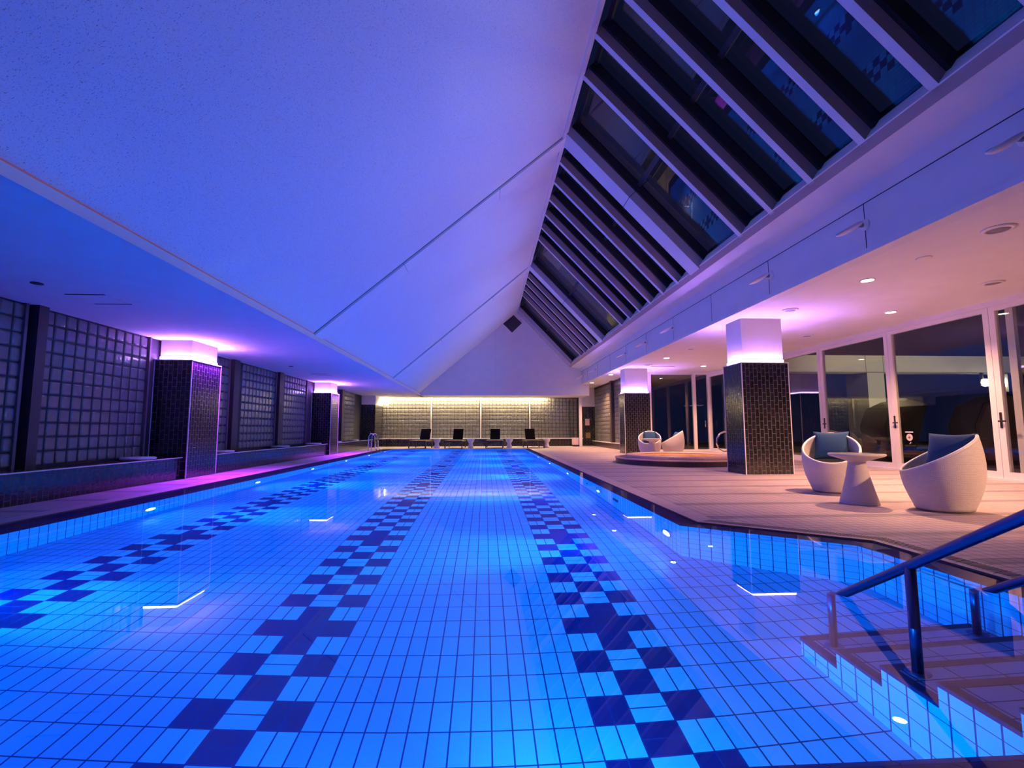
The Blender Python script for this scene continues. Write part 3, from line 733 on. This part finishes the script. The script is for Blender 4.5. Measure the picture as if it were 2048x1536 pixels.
# sconces on the fascia
def sconce(y, label, first=[None]):
    if first[0] is None:
        t = empty('wall_lamp', (0, 0, 0))
        mb = MB().lathe([(.075, 0), (.075, .012), (.055, .03), (.0001, .035)], seg=24); o = mb.build('wall_plate', M['white_plastic'], t); o.rotation_euler = (0, -PI/2, 0)
        boxo('arm', (-.09, -.02, -.03), (-.02, .02, .02), M['grey_disc'], t, .006)
        # leaf-shaped open dish drooping away from the wall
        mb = MB(); nu, nv = 14, 8; g = []
        for i in range(nu+1):
            u = i/nu; wdt = .10*math.sin(PI*(.12+.80*u))**.8 if u < 1 else .008
            row = []
            for j in range(nv+1):
                a = PI*j/nv; row.append(mb.bm.verts.new((-.06-.34*u, -wdt*math.cos(a), -.17*u**1.3+.03-wdt*.8*math.sin(a)+.0)))
            g.append(row)
        for i in range(nu):
            for j in range(nv):
                f = mb.bm.faces.new((g[i][j], g[i+1][j], g[i+1][j+1], g[i][j+1])); f.smooth = True
        o = mb.build('shade', M['white_plastic'], t)
        so = o.modifiers.new('thick', 'SOLIDIFY'); so.thickness = .006
        first[0] = t
    else: t = copy_tree(first[0])
    t.location = (4.40, y, 3.56); tag(t, label, 'wall lamp', 'leaf-shaped lamps along the fascia')
for k, y in enumerate((1.62, 3.49, 5.55, 9.8, 11.91, 14.02, 18.47, 21.2)):
    sconce(y, 'white leaf-shaped wall lamp on the fascia, %s from the camera' % ordn[k])

# ------------------------------------------------------------------ furniture
def chair_proto():
    t = empty('tub_armchair', (0, 0, 0))
    prof = [(0, .245), (.06, .268), (.14, .300), (.24, .335), (.34, .358), (.44, .368), (.54, .368), (.64, .360), (.74, .345), (.86, .322)]
    def R(z):
        for (za, ra), (zb, rb) in zip(prof[:-1], prof[1:]):
            if za <= z <= zb: return ra+(rb-ra)*(z-za)/(zb-za)
        return prof[-1][1]
    seg, nz = 56, 22
    def rim(a): return .625-.205*math.cos(a) if True else 0     # a=0 is the front (+x)
    mb = MB(); O, I = [], []
    for k in range(seg):
        a = 2*PI*k/seg; zr = rim(a)
        O.append([mb.bm.verts.new((R(.02+(zr-.02)*j/nz)*math.cos(a), R(.02+(zr-.02)*j/nz)*math.sin(a), .02+(zr-.02)*j/nz)) for j in range(nz+1)])
        z0 = .33
        I.append([mb.bm.verts.new(((R(z0+(zr-z0)*j/nz)-.03)*math.cos(a), (R(z0+(zr-z0)*j/nz)-.03)*math.sin(a), z0+(zr-z0)*j/nz)) for j in range(nz+1)])
    for k in range(seg):
        k2 = (k+1) % seg; u0, u1 = k/seg*2.3, (k+1)/seg*2.3
        for j in range(nz):
            f = mb.bm.faces.new((O[k][j], O[k2][j], O[k2][j+1], O[k][j+1])); f.smooth = True
            mb.uv[f] = [(u0, O[k][j].co.z), (u1, O[k2][j].co.z), (u1, O[k2][j+1].co.z), (u0, O[k][j+1].co.z)]
            f = mb.bm.faces.new((I[k2][j], I[k][j], I[k][j+1], I[k2][j+1])); f.smooth = True
            mb.uv[f] = [(u1, I[k2][j].co.z), (u0, I[k][j].co.z), (u0, I[k][j+1].co.z), (u1, I[k2][j+1].co.z)]
        f = mb.bm.faces.new((O[k][nz], O[k2][nz], I[k2][nz], I[k][nz]))
    mb.bm.faces.new([I[k][0] for k in range(seg)]); mb.bm.faces.new([O[k][0] for k in range(seg)][::-1])
    mb.build('shell', M['rattan'], t, recalc=False)
    pts = [((R(rim(2*PI*k/seg))-.015)*math.cos(2*PI*k/seg), (R(rim(2*PI*k/seg))-.015)*math.sin(2*PI*k/seg), rim(2*PI*k/seg)) for k in range(seg)]
    MB().tube(pts, .017, 10, closed=True).build('rim', M['white_plastic'], t)
    MB().lathe([(.0001, .02), (.24, .02), (.24, 0.004), (.0001, .004)], seg=40).build('base', M['grey_disc'], t)
    cu = MB().lathe([(.0001, .33), (.30, .33), (.318, .35), (.318, .375), (.30, .395), (.0001, .402)], seg=48).build('seat_cushion', M['teal'], t)
    MB().tube([(.314*math.cos(2*PI*k/40), .314*math.sin(2*PI*k/40), .385) for k in range(40)], .007, 8, closed=True).build('piping', M['piping'], cu)
    return t
def pillow(name, loc, rot, label, size=.44):
    mb = MB(); n = 14; g = [[], []]
    for sgn in (0, 1):
        for i in range(n+1):
            row = []
            for j in range(n+1):
                u, v = 2*i/n-1, 2*j/n-1
                k = ((1-u*u)*(1-v*v))**.45
                pinch = 1-.10*(1-abs(u)**2)*(abs(v)**3)-.0
                pinch2 = 1-.10*(1-abs(v)**2)*(abs(u)**3)
                row.append((u*size/2*pinch2, (1 if sgn else -1)*.075*k, v*size/2*pinch))
            g[sgn].append(row)
    V = {}
    def vert(sg, i, j):
        edge = i in (0, n) or j in (0, n)
        key = (0 if edge else sg, i, j)
        if key not in V:
            p = g[sg][i][j]; V[key] = mb.bm.verts.new((p[0], 0 if edge else p[1], p[2]))
        return V[key]
    for sg in (0, 1):
        for i in range(n):
            for j in range(n):
                q = [vert(sg, i, j), vert(sg, i+1, j), vert(sg, i+1, j+1), vert(sg, i, j+1)]
                f = mb.bm.faces.new(q if sg == 0 else q[::-1]); f.smooth = True
    o = mb.build(name, M['teal']); o.location = loc; o.rotation_euler = rot
    tag(o, label, 'cushion', 'teal cushions in the white armchairs'); return o
ch = chair_proto()
spots = [((4.56, 2.89), 150, 'white woven tub armchair to the right of the near table, side on'),
         ((4.467, 4.463), 231, 'white woven tub armchair behind the near table, facing the pool end'),
         ((4.88, 13.3), 250, 'small white tub armchair behind the far table, partly hidden by the table top'),
         ((5.72, 13.45), 155, 'small white tub armchair to the right of the far table, behind the hot tub')]
for k, ((x, y), a, lab) in enumerate(spots):
    c = ch if k == 0 else copy_tree(ch)
    c.location = (x, y, DZ); c.rotation_euler.z = math.radians(a); tag(c, lab, 'armchair', 'white woven tub armchairs')
    ar = math.radians(a); off, yaw, dz, tilt = [(.09, 52, .25, -26), (.21, 0, .255, -22), (.19, 0, .235, -22), (.12, 35, .22, -24)][k]
    fr_ = ar+math.radians(yaw); bx, by = x-off*math.cos(ar), y-off*math.sin(ar)
    pillow('cushion', (bx, by, DZ+.40+dz), (math.radians(tilt), 0, fr_+PI/2), ['teal square cushion in the near side-on armchair', 'teal square cushion in the armchair behind the near table', 'teal square cushion in the far armchair behind its table', 'teal square cushion in the far side-on armchair'][k], .45 if k < 2 else .42)
tb = empty('side_table', (0, 0, 0))
MB().lathe([(.205, 0), (.205, .012), (.165, .16), (.125, .32), (.10, .455), (.092, .50), (.10, .51), (.17, .535), (.28, .57), (.297, .585), (.297, .597), (.285, .604)], seg=48).build('pedestal', M['rattan'], tb)
MB().lathe([(.0001, .604), (.282, .604), (.282, .610), (.0001, .610)], seg=48).build('glass_top', M['pane'], tb)
for k, ((x, y), lab) in enumerate([((4.013, 3.427), 'white woven pedestal table between the two near armchairs'), ((4.72, 12.62), 'small white pedestal table between the two far armchairs')]):
    c = tb if k == 0 else copy_tree(tb)
    c.location = (x, y, DZ); tag(c, lab, 'table', 'white woven pedestal tables')

# hot tub
tub = empty('hot_tub', (4.72, 10.55, 0)); tag(tub, 'round raised hot tub with dark step and coral rim', 'hot tub')
MB().lathe([(1.68, DZ), (1.68, .15), (1.66, .165), (1.30, .165)], seg=96, smooth=False).build('outer_step', M['tub_tile'], tub)
MB().lathe([(1.695, .135), (1.70, .15), (1.69, .168), (1.64, .17), (1.60, .166)], seg=96, cap=False).build('step_edge', M['tub_rim'], tub)
MB().lathe([(1.42, .165), (1.42, .215), (1.38, .235), (1.12, .235), (1.10, .22), (1.10, .14)], seg=96, cap=False).build('rim', M['tub_rim'], tub)
MB().lathe([(.0001, .20), (1.105, .20)], seg=64, cap=False).build('water_surface', M['coral_water'], tub)
hr = empty('tub_handrail', (6.35, 11.7, DZ)); tag(hr, 'curved chrome handrail behind the hot tub', 'handrail')
pts = [(.45, 0, .24), (.2, 0, .23), (.07, 0, .30), (.0, 0, .46), (.02, 0, .63), (.12, 0, .77), (.25, 0, .82), (.5, 0, .82), (.62, 0, .80), (.68, 0, .7), (.70, 0, 0)]
MB().tube(pts, .024, 14).build('rail', M['chrome'], hr)

# loungers at the far wall
def lounger_proto():
    t = empty('sun_lounger', (0, 0, 0))
    L, W = 1.25, .86
    mb = MB(); mb.box((-W/2, -L, .30), (-W/2+.05, .0, .36)); mb.box((W/2-.05, -L, .30), (W/2, .0, .36)); mb.box((-W/2, -L, .30), (W/2, -L+.05, .36)); mb.build('frame', M['lounger_wood'], t)
    mb = MB(); mb.box((-W/2+.03, -L+.02, .345), (W/2-.03, 0, .385)); mb.build('seat', M['tan_fabric'], t, .01)
    mb = MB(); mb.prism([(-.02, .36), (.05, .34), (.35, .90), (.28, .93)], 'x', -W/2+.18, W/2-.18); mb.build('backrest', M['black_weave'], t, .01)
    for x in (-W/2, W/2-.05):
        for y in (-L, -.15): mb = MB(); mb.box((x, y, 0), (x+.05, y+.05, .31)); mb.build('leg', M['lounger_wood'], t)
    return t
lg = lounger_proto()
LX = [-3.55, -1.9, -.02, 1.78]
labs = ['black sun lounger farthest left against the far wall', 'second black sun lounger from the left along the far wall', 'third black sun lounger from the left along the far wall', 'black sun lounger farthest right along the far wall']
for k, x in enumerate(LX):
    c = lg if k == 0 else copy_tree(lg)
    c.location = (x, 22.0, DZ); c.rotation_euler.z = math.radians([-9, -6, -3, 6][k]); tag(c, labs[k], 'sun lounger', 'black sun loungers along the far wall')
so = MB().lathe([(.13, 0), (.145, .02), (.125, .10), (.085, .19), (.10, .25), (.155, .32), (.18, .40), (.18, .455), (.165, .465), (.0001, .465)], seg=32).build('stool', M['ceramic'])
for k, x in enumerate((-2.86, -1.22, .66, 2.5)):
    c = so if k == 0 else so.copy()
    if k: COL.objects.link(c)
    c.location = (x, 21.25, DZ); tag(c, 'white hourglass stool beside the %s' % ['leftmost black lounger', 'second black lounger from the left', 'third black lounger from the left', 'rightmost black lounger'][k], 'stool', 'white hourglass stools along the far wall')
# round pads on the left ledge
pd = MB().lathe([(.0001, 0), (.24, 0), (.255, .012), (.255, .035), (.24, .045), (.0001, .047)], seg=36).build('seat_pad', M['white_plastic'])
for k, (y, lab) in enumerate(((6.35, 'before the nearer left column'), (8.95, 'just after the nearer left column'), (12.05, 'midway between the two left columns'), (14.75, 'just before the farther left column'), (17.1, 'just after the farther left column'), (19.7, 'on the last stretch before the far wall'))):
    c = pd if k == 0 else pd.copy()
    if k: COL.objects.link(c)
    c.location = (-6.45, y, .41); tag(c, 'round white seat pad on the tiled ledge %s' % lab, 'seat pad', 'white seat pads on the left ledge')
# pool ladder
ld = empty('pool_ladder', (-5.0, 17.6, 0)); tag(ld, 'chrome pool ladder with two looped rails on the left edge', 'ladder')
for dy in (0, .55):
    pts = [(-.18, dy, DZ), (-.06, dy, .05), (.0-.02, dy, .16), (-.01, dy, .5), (-.03, dy, .66), (-.10, dy, .74), (-.18, dy, .74), (-.25, dy, .66), (-.26, dy, .5), (-.27, dy, DZ)]
    pts = [(-.27, dy, DZ), (-.26, dy, .5), (-.25, dy, .66), (-.18, dy, .74), (-.10, dy, .74), (-.03, dy, .66), (-.01, dy, .5), (.02, dy, .15), (.12, dy, .03), (.19, dy, -.08), (.20, dy, -.85)]
    MB().tube(pts, .02, 12).build('rail', M['chrome'], ld)
for z in (-.25, -.5, -.75): boxo('tread', (.16, .0, z-.02), (.24, .55, z+.02), M['chrome'], ld)

# far right corner pieces
ps = boxo('support_post', (4.40, 22.55, DZ), (4.54, 22.69, ZL), M['white_paint']); tag(ps, 'slim white post beside the far glass block wall', 'post', kind='structure')
bx = empty('storage_box', (4.32, 22.9, DZ)); tag(bx, 'pale pink box on the deck beside the white post', 'box')
boxo('body', (-.24, -.16, .08), (.20, .16, .42), M['pink_box'], bx, .01); boxo('lid', (-.25, -.17, .42), (.21, .17, .45), M['paper'], bx); boxo('plinth', (-.22, -.14, 0), (.18, .14, .08), M['black_plastic'], bx)
n1 = boxo('notice', (4.98, EY-.135, 1.12), (5.22, EY-.12, 1.48), M['pink_box']); tag(n1, 'pale pink notice on the dark tiles of the far right corner', 'notice')
n2 = boxo('notice', (5.0, EY-.135, .42), (5.26, EY-.12, .72), M['tan_fabric']); tag(n2, 'tan panel low on the dark tiles of the far right corner', 'notice')
ck = MB().lathe([(.0001, .03), (.07, .03), (.085, .02), (.085, 0)], seg=24).build('dial', M['white_plastic']); ck.rotation_euler = (PI/2, 0, 0); ck.location = (5.12, EY-.12, 2.42); tag(ck, 'small round dial on the white wall above the dark tiled corner', 'dial')
gs = boxo('glass_screen', (4.05, 23.2, .46), (4.07, 23.95, 2.5), M['screen']); tag(gs, 'clear glass screen at the right end of the far wall', 'glass screen')

# ------------------------------------------------------------------ terrace outside
te = boxo('terrace', (WX+.15, -8, -.15), (40, 30, .0), M['terrace']); tag(te, 'dark terrace outside the glass doors', 'terrace', kind='structure')
fr = empty('terrace_frame', (0, 0, 0)); tag(fr, 'pale tiled beam and pillar of the terrace seen through the doors', 'beam', kind='structure')
boxo('beam', (WX+.2, 17.0, 3.28), (34, 17.5, 4.02), M['concrete'], fr); boxo('pillar', (15.65, 17.0, 0), (16.4, 18.2, 3.28), M['concrete'], fr)
m1 = MB()
for x in (15.62, 16.4): m1.box((x-.008, 16.995, 3.28), (x+.008, 17.0, 4.02))
m1.box((WX+.2, 16.99, 3.29), (34, 17.0, 3.31)); m1.build('panel_joint', M['seam'], fr)
def cabana(x, y, rz, label, k):
    t = empty('cabana', (x, y, 0), rz); tag(t, label, 'cabana', 'brown wicker cabanas on the terrace')
    mb = MB(); mb.prism([(-.8, 0), (.8, 0), (.8, .36), (-.8, .36)], 'x', -.85, .85); mb.build('daybed', M['brown_weave'], t)
    mb = MB(); n = 10
    pr = [(.75, .36), (.8, 1.0), (.62, 1.5), (.2, 1.72), (-.25, 1.62)]
    prof = pr+[(p[0]-.07, p[1]-.06) for p in pr[::-1]]
    mb.prism(prof, 'x', -.85, .85); mb.build('hood', M['brown_weave'], t)
    for sx in (-.85, .79): mb = MB(); mb.prism([(.75, .36), (.78, 1.0), (.6, 1.48), (.2, 1.68), (-.23, 1.58), (.1, .36)], 'x', sx, sx+.06); mb.build('side_panel', M['tan_fabric'] if sx < 0 and k else M['brown_weave'], t)  # second cabana: tan panel colour stands in for light on that side
cabana(11.6, 11.0, math.radians(70), 'dark brown wicker cabana outside, seen between the two near door leaves', 0)
cabana(12.1, 8.75, math.radians(60), 'dark brown wicker cabana with a lit tan side, outside the nearest door leaf', 1)
fd = empty('floodlight', (21.55, 16.85, 2.86)); tag(fd, 'bright floodlight on a square plate under the terrace beam', 'floodlight')
boxo('back_plate', (-.27, 0, -.38), (.27, .05, .38), M['concrete'], fd)
o = MB().lathe([(.16, 0), (.16, .06), (.13, .09), (.0001, .10)], seg=28).build('lens', M['flood_lens'], fd); o.rotation_euler = (PI/2, 0, 0)
boxo('hanger', (-.03, .05, .0), (.03, .17, .44), M['dark_metal'], fd)
f2 = empty('floodlight', (20.75, 16.85, 2.86)); tag(f2, 'bright round floodlight left of the square plate, partly behind the door frame', 'floodlight')
boxo('hanger', (-.03, .05, .0), (.03, .17, .44), M['dark_metal'], f2); boxo('back_plate', (-.14, 0, -.14), (.14, .05, .14), M['concrete'], f2)
o = MB().lathe([(.16, 0), (.16, .06), (.13, .09), (.0001, .10)], seg=28).build('lens', M['flood_lens'], f2); o.rotation_euler = (PI/2, 0, 0)
light('flood_beam', 'SPOT', (21.5, 16.6, 2.9), 900, (1, .9, .72), (10, 8, 0), spot_size=math.radians(120), spot_blend=.6, shadow_soft_size=.15)
up = MB().lathe([(.07, 0), (.08, .1), (.06, .12), (.0001, .12)], seg=20).build('ground_uplight', M['lamp_warm']); up.location = (15.9, 16.7, 0.0); tag(up, 'small warm uplight at the foot of the terrace pillar', 'uplight')
light('uplight_beam', 'SPOT', (15.9, 16.55, .2), 120, (1, .85, .55), (16, 17.0, 3.3), spot_size=math.radians(110), spot_blend=.7, shadow_soft_size=.06)
light('terrace_fill', 'SPOT', (15, 9, 6.5), 2500, (1, .86, .66), (17, 17, 3.4), spot_size=math.radians(80), spot_blend=.8, shadow_soft_size=.3)

# ------------------------------------------------------------------ added blue spots brightening the slope, set near the unlit wall lamps
for y in (1.62, 5.55, 9.8, 14.02, 18.47):
    light('slope_fill_beam', 'SPOT', (3.95, y, 3.5), 420, (.10, .24, 1.0), (-2.2, y+.6, 4.6), spot_size=math.radians(88), spot_blend=1, shadow_soft_size=.08)

# ------------------------------------------------------------------ world, camera
w = bpy.data.worlds.new('night_sky'); S.world = w; w.use_nodes = True
bg = w.node_tree.nodes['Background']; bg.inputs[0].default_value = (.012, .016, .07, 1); bg.inputs[1].default_value = .35
f, pitch, yaw, roll = 954.1294, .0944, .0568, -.0017
fw = Vector((math.sin(yaw)*math.cos(pitch), math.cos(yaw)*math.cos(pitch), math.sin(pitch)))
r = Vector((math.cos(yaw), -math.sin(yaw), 0)); u = r.cross(fw)
r2_, u2_ = r*math.cos(roll)+u*math.sin(roll), -r*math.sin(roll)+u*math.cos(roll)
cam = bpy.data.objects.new('camera', bpy.data.cameras.new('camera')); COL.objects.link(cam)
mw = Matrix.Identity(4)
for i in range(3): mw[i][0], mw[i][1], mw[i][2] = r2_[i], u2_[i], -fw[i]
mw[0][3], mw[1][3], mw[2][3] = -.5384, -2.2346, .9184
cam.matrix_world = mw; cam.data.sensor_width = 36; cam.data.lens = f/2048*36; cam.data.clip_end = 200; cam.data.clip_start = .05
S.camera = cam
S.view_settings.view_transform = 'Standard'; S.view_settings.look = 'None'; S.view_settings.gamma = 1; S.view_settings.exposure = 0
S.view_settings.use_curve_mapping = False
try: S.cycles.max_bounces = 8; S.cycles.diffuse_bounces = 4; S.cycles.glossy_bounces = 4; S.cycles.transmission_bounces = 6; S.cycles.transparent_max_bounces = 16
except Exception: pass
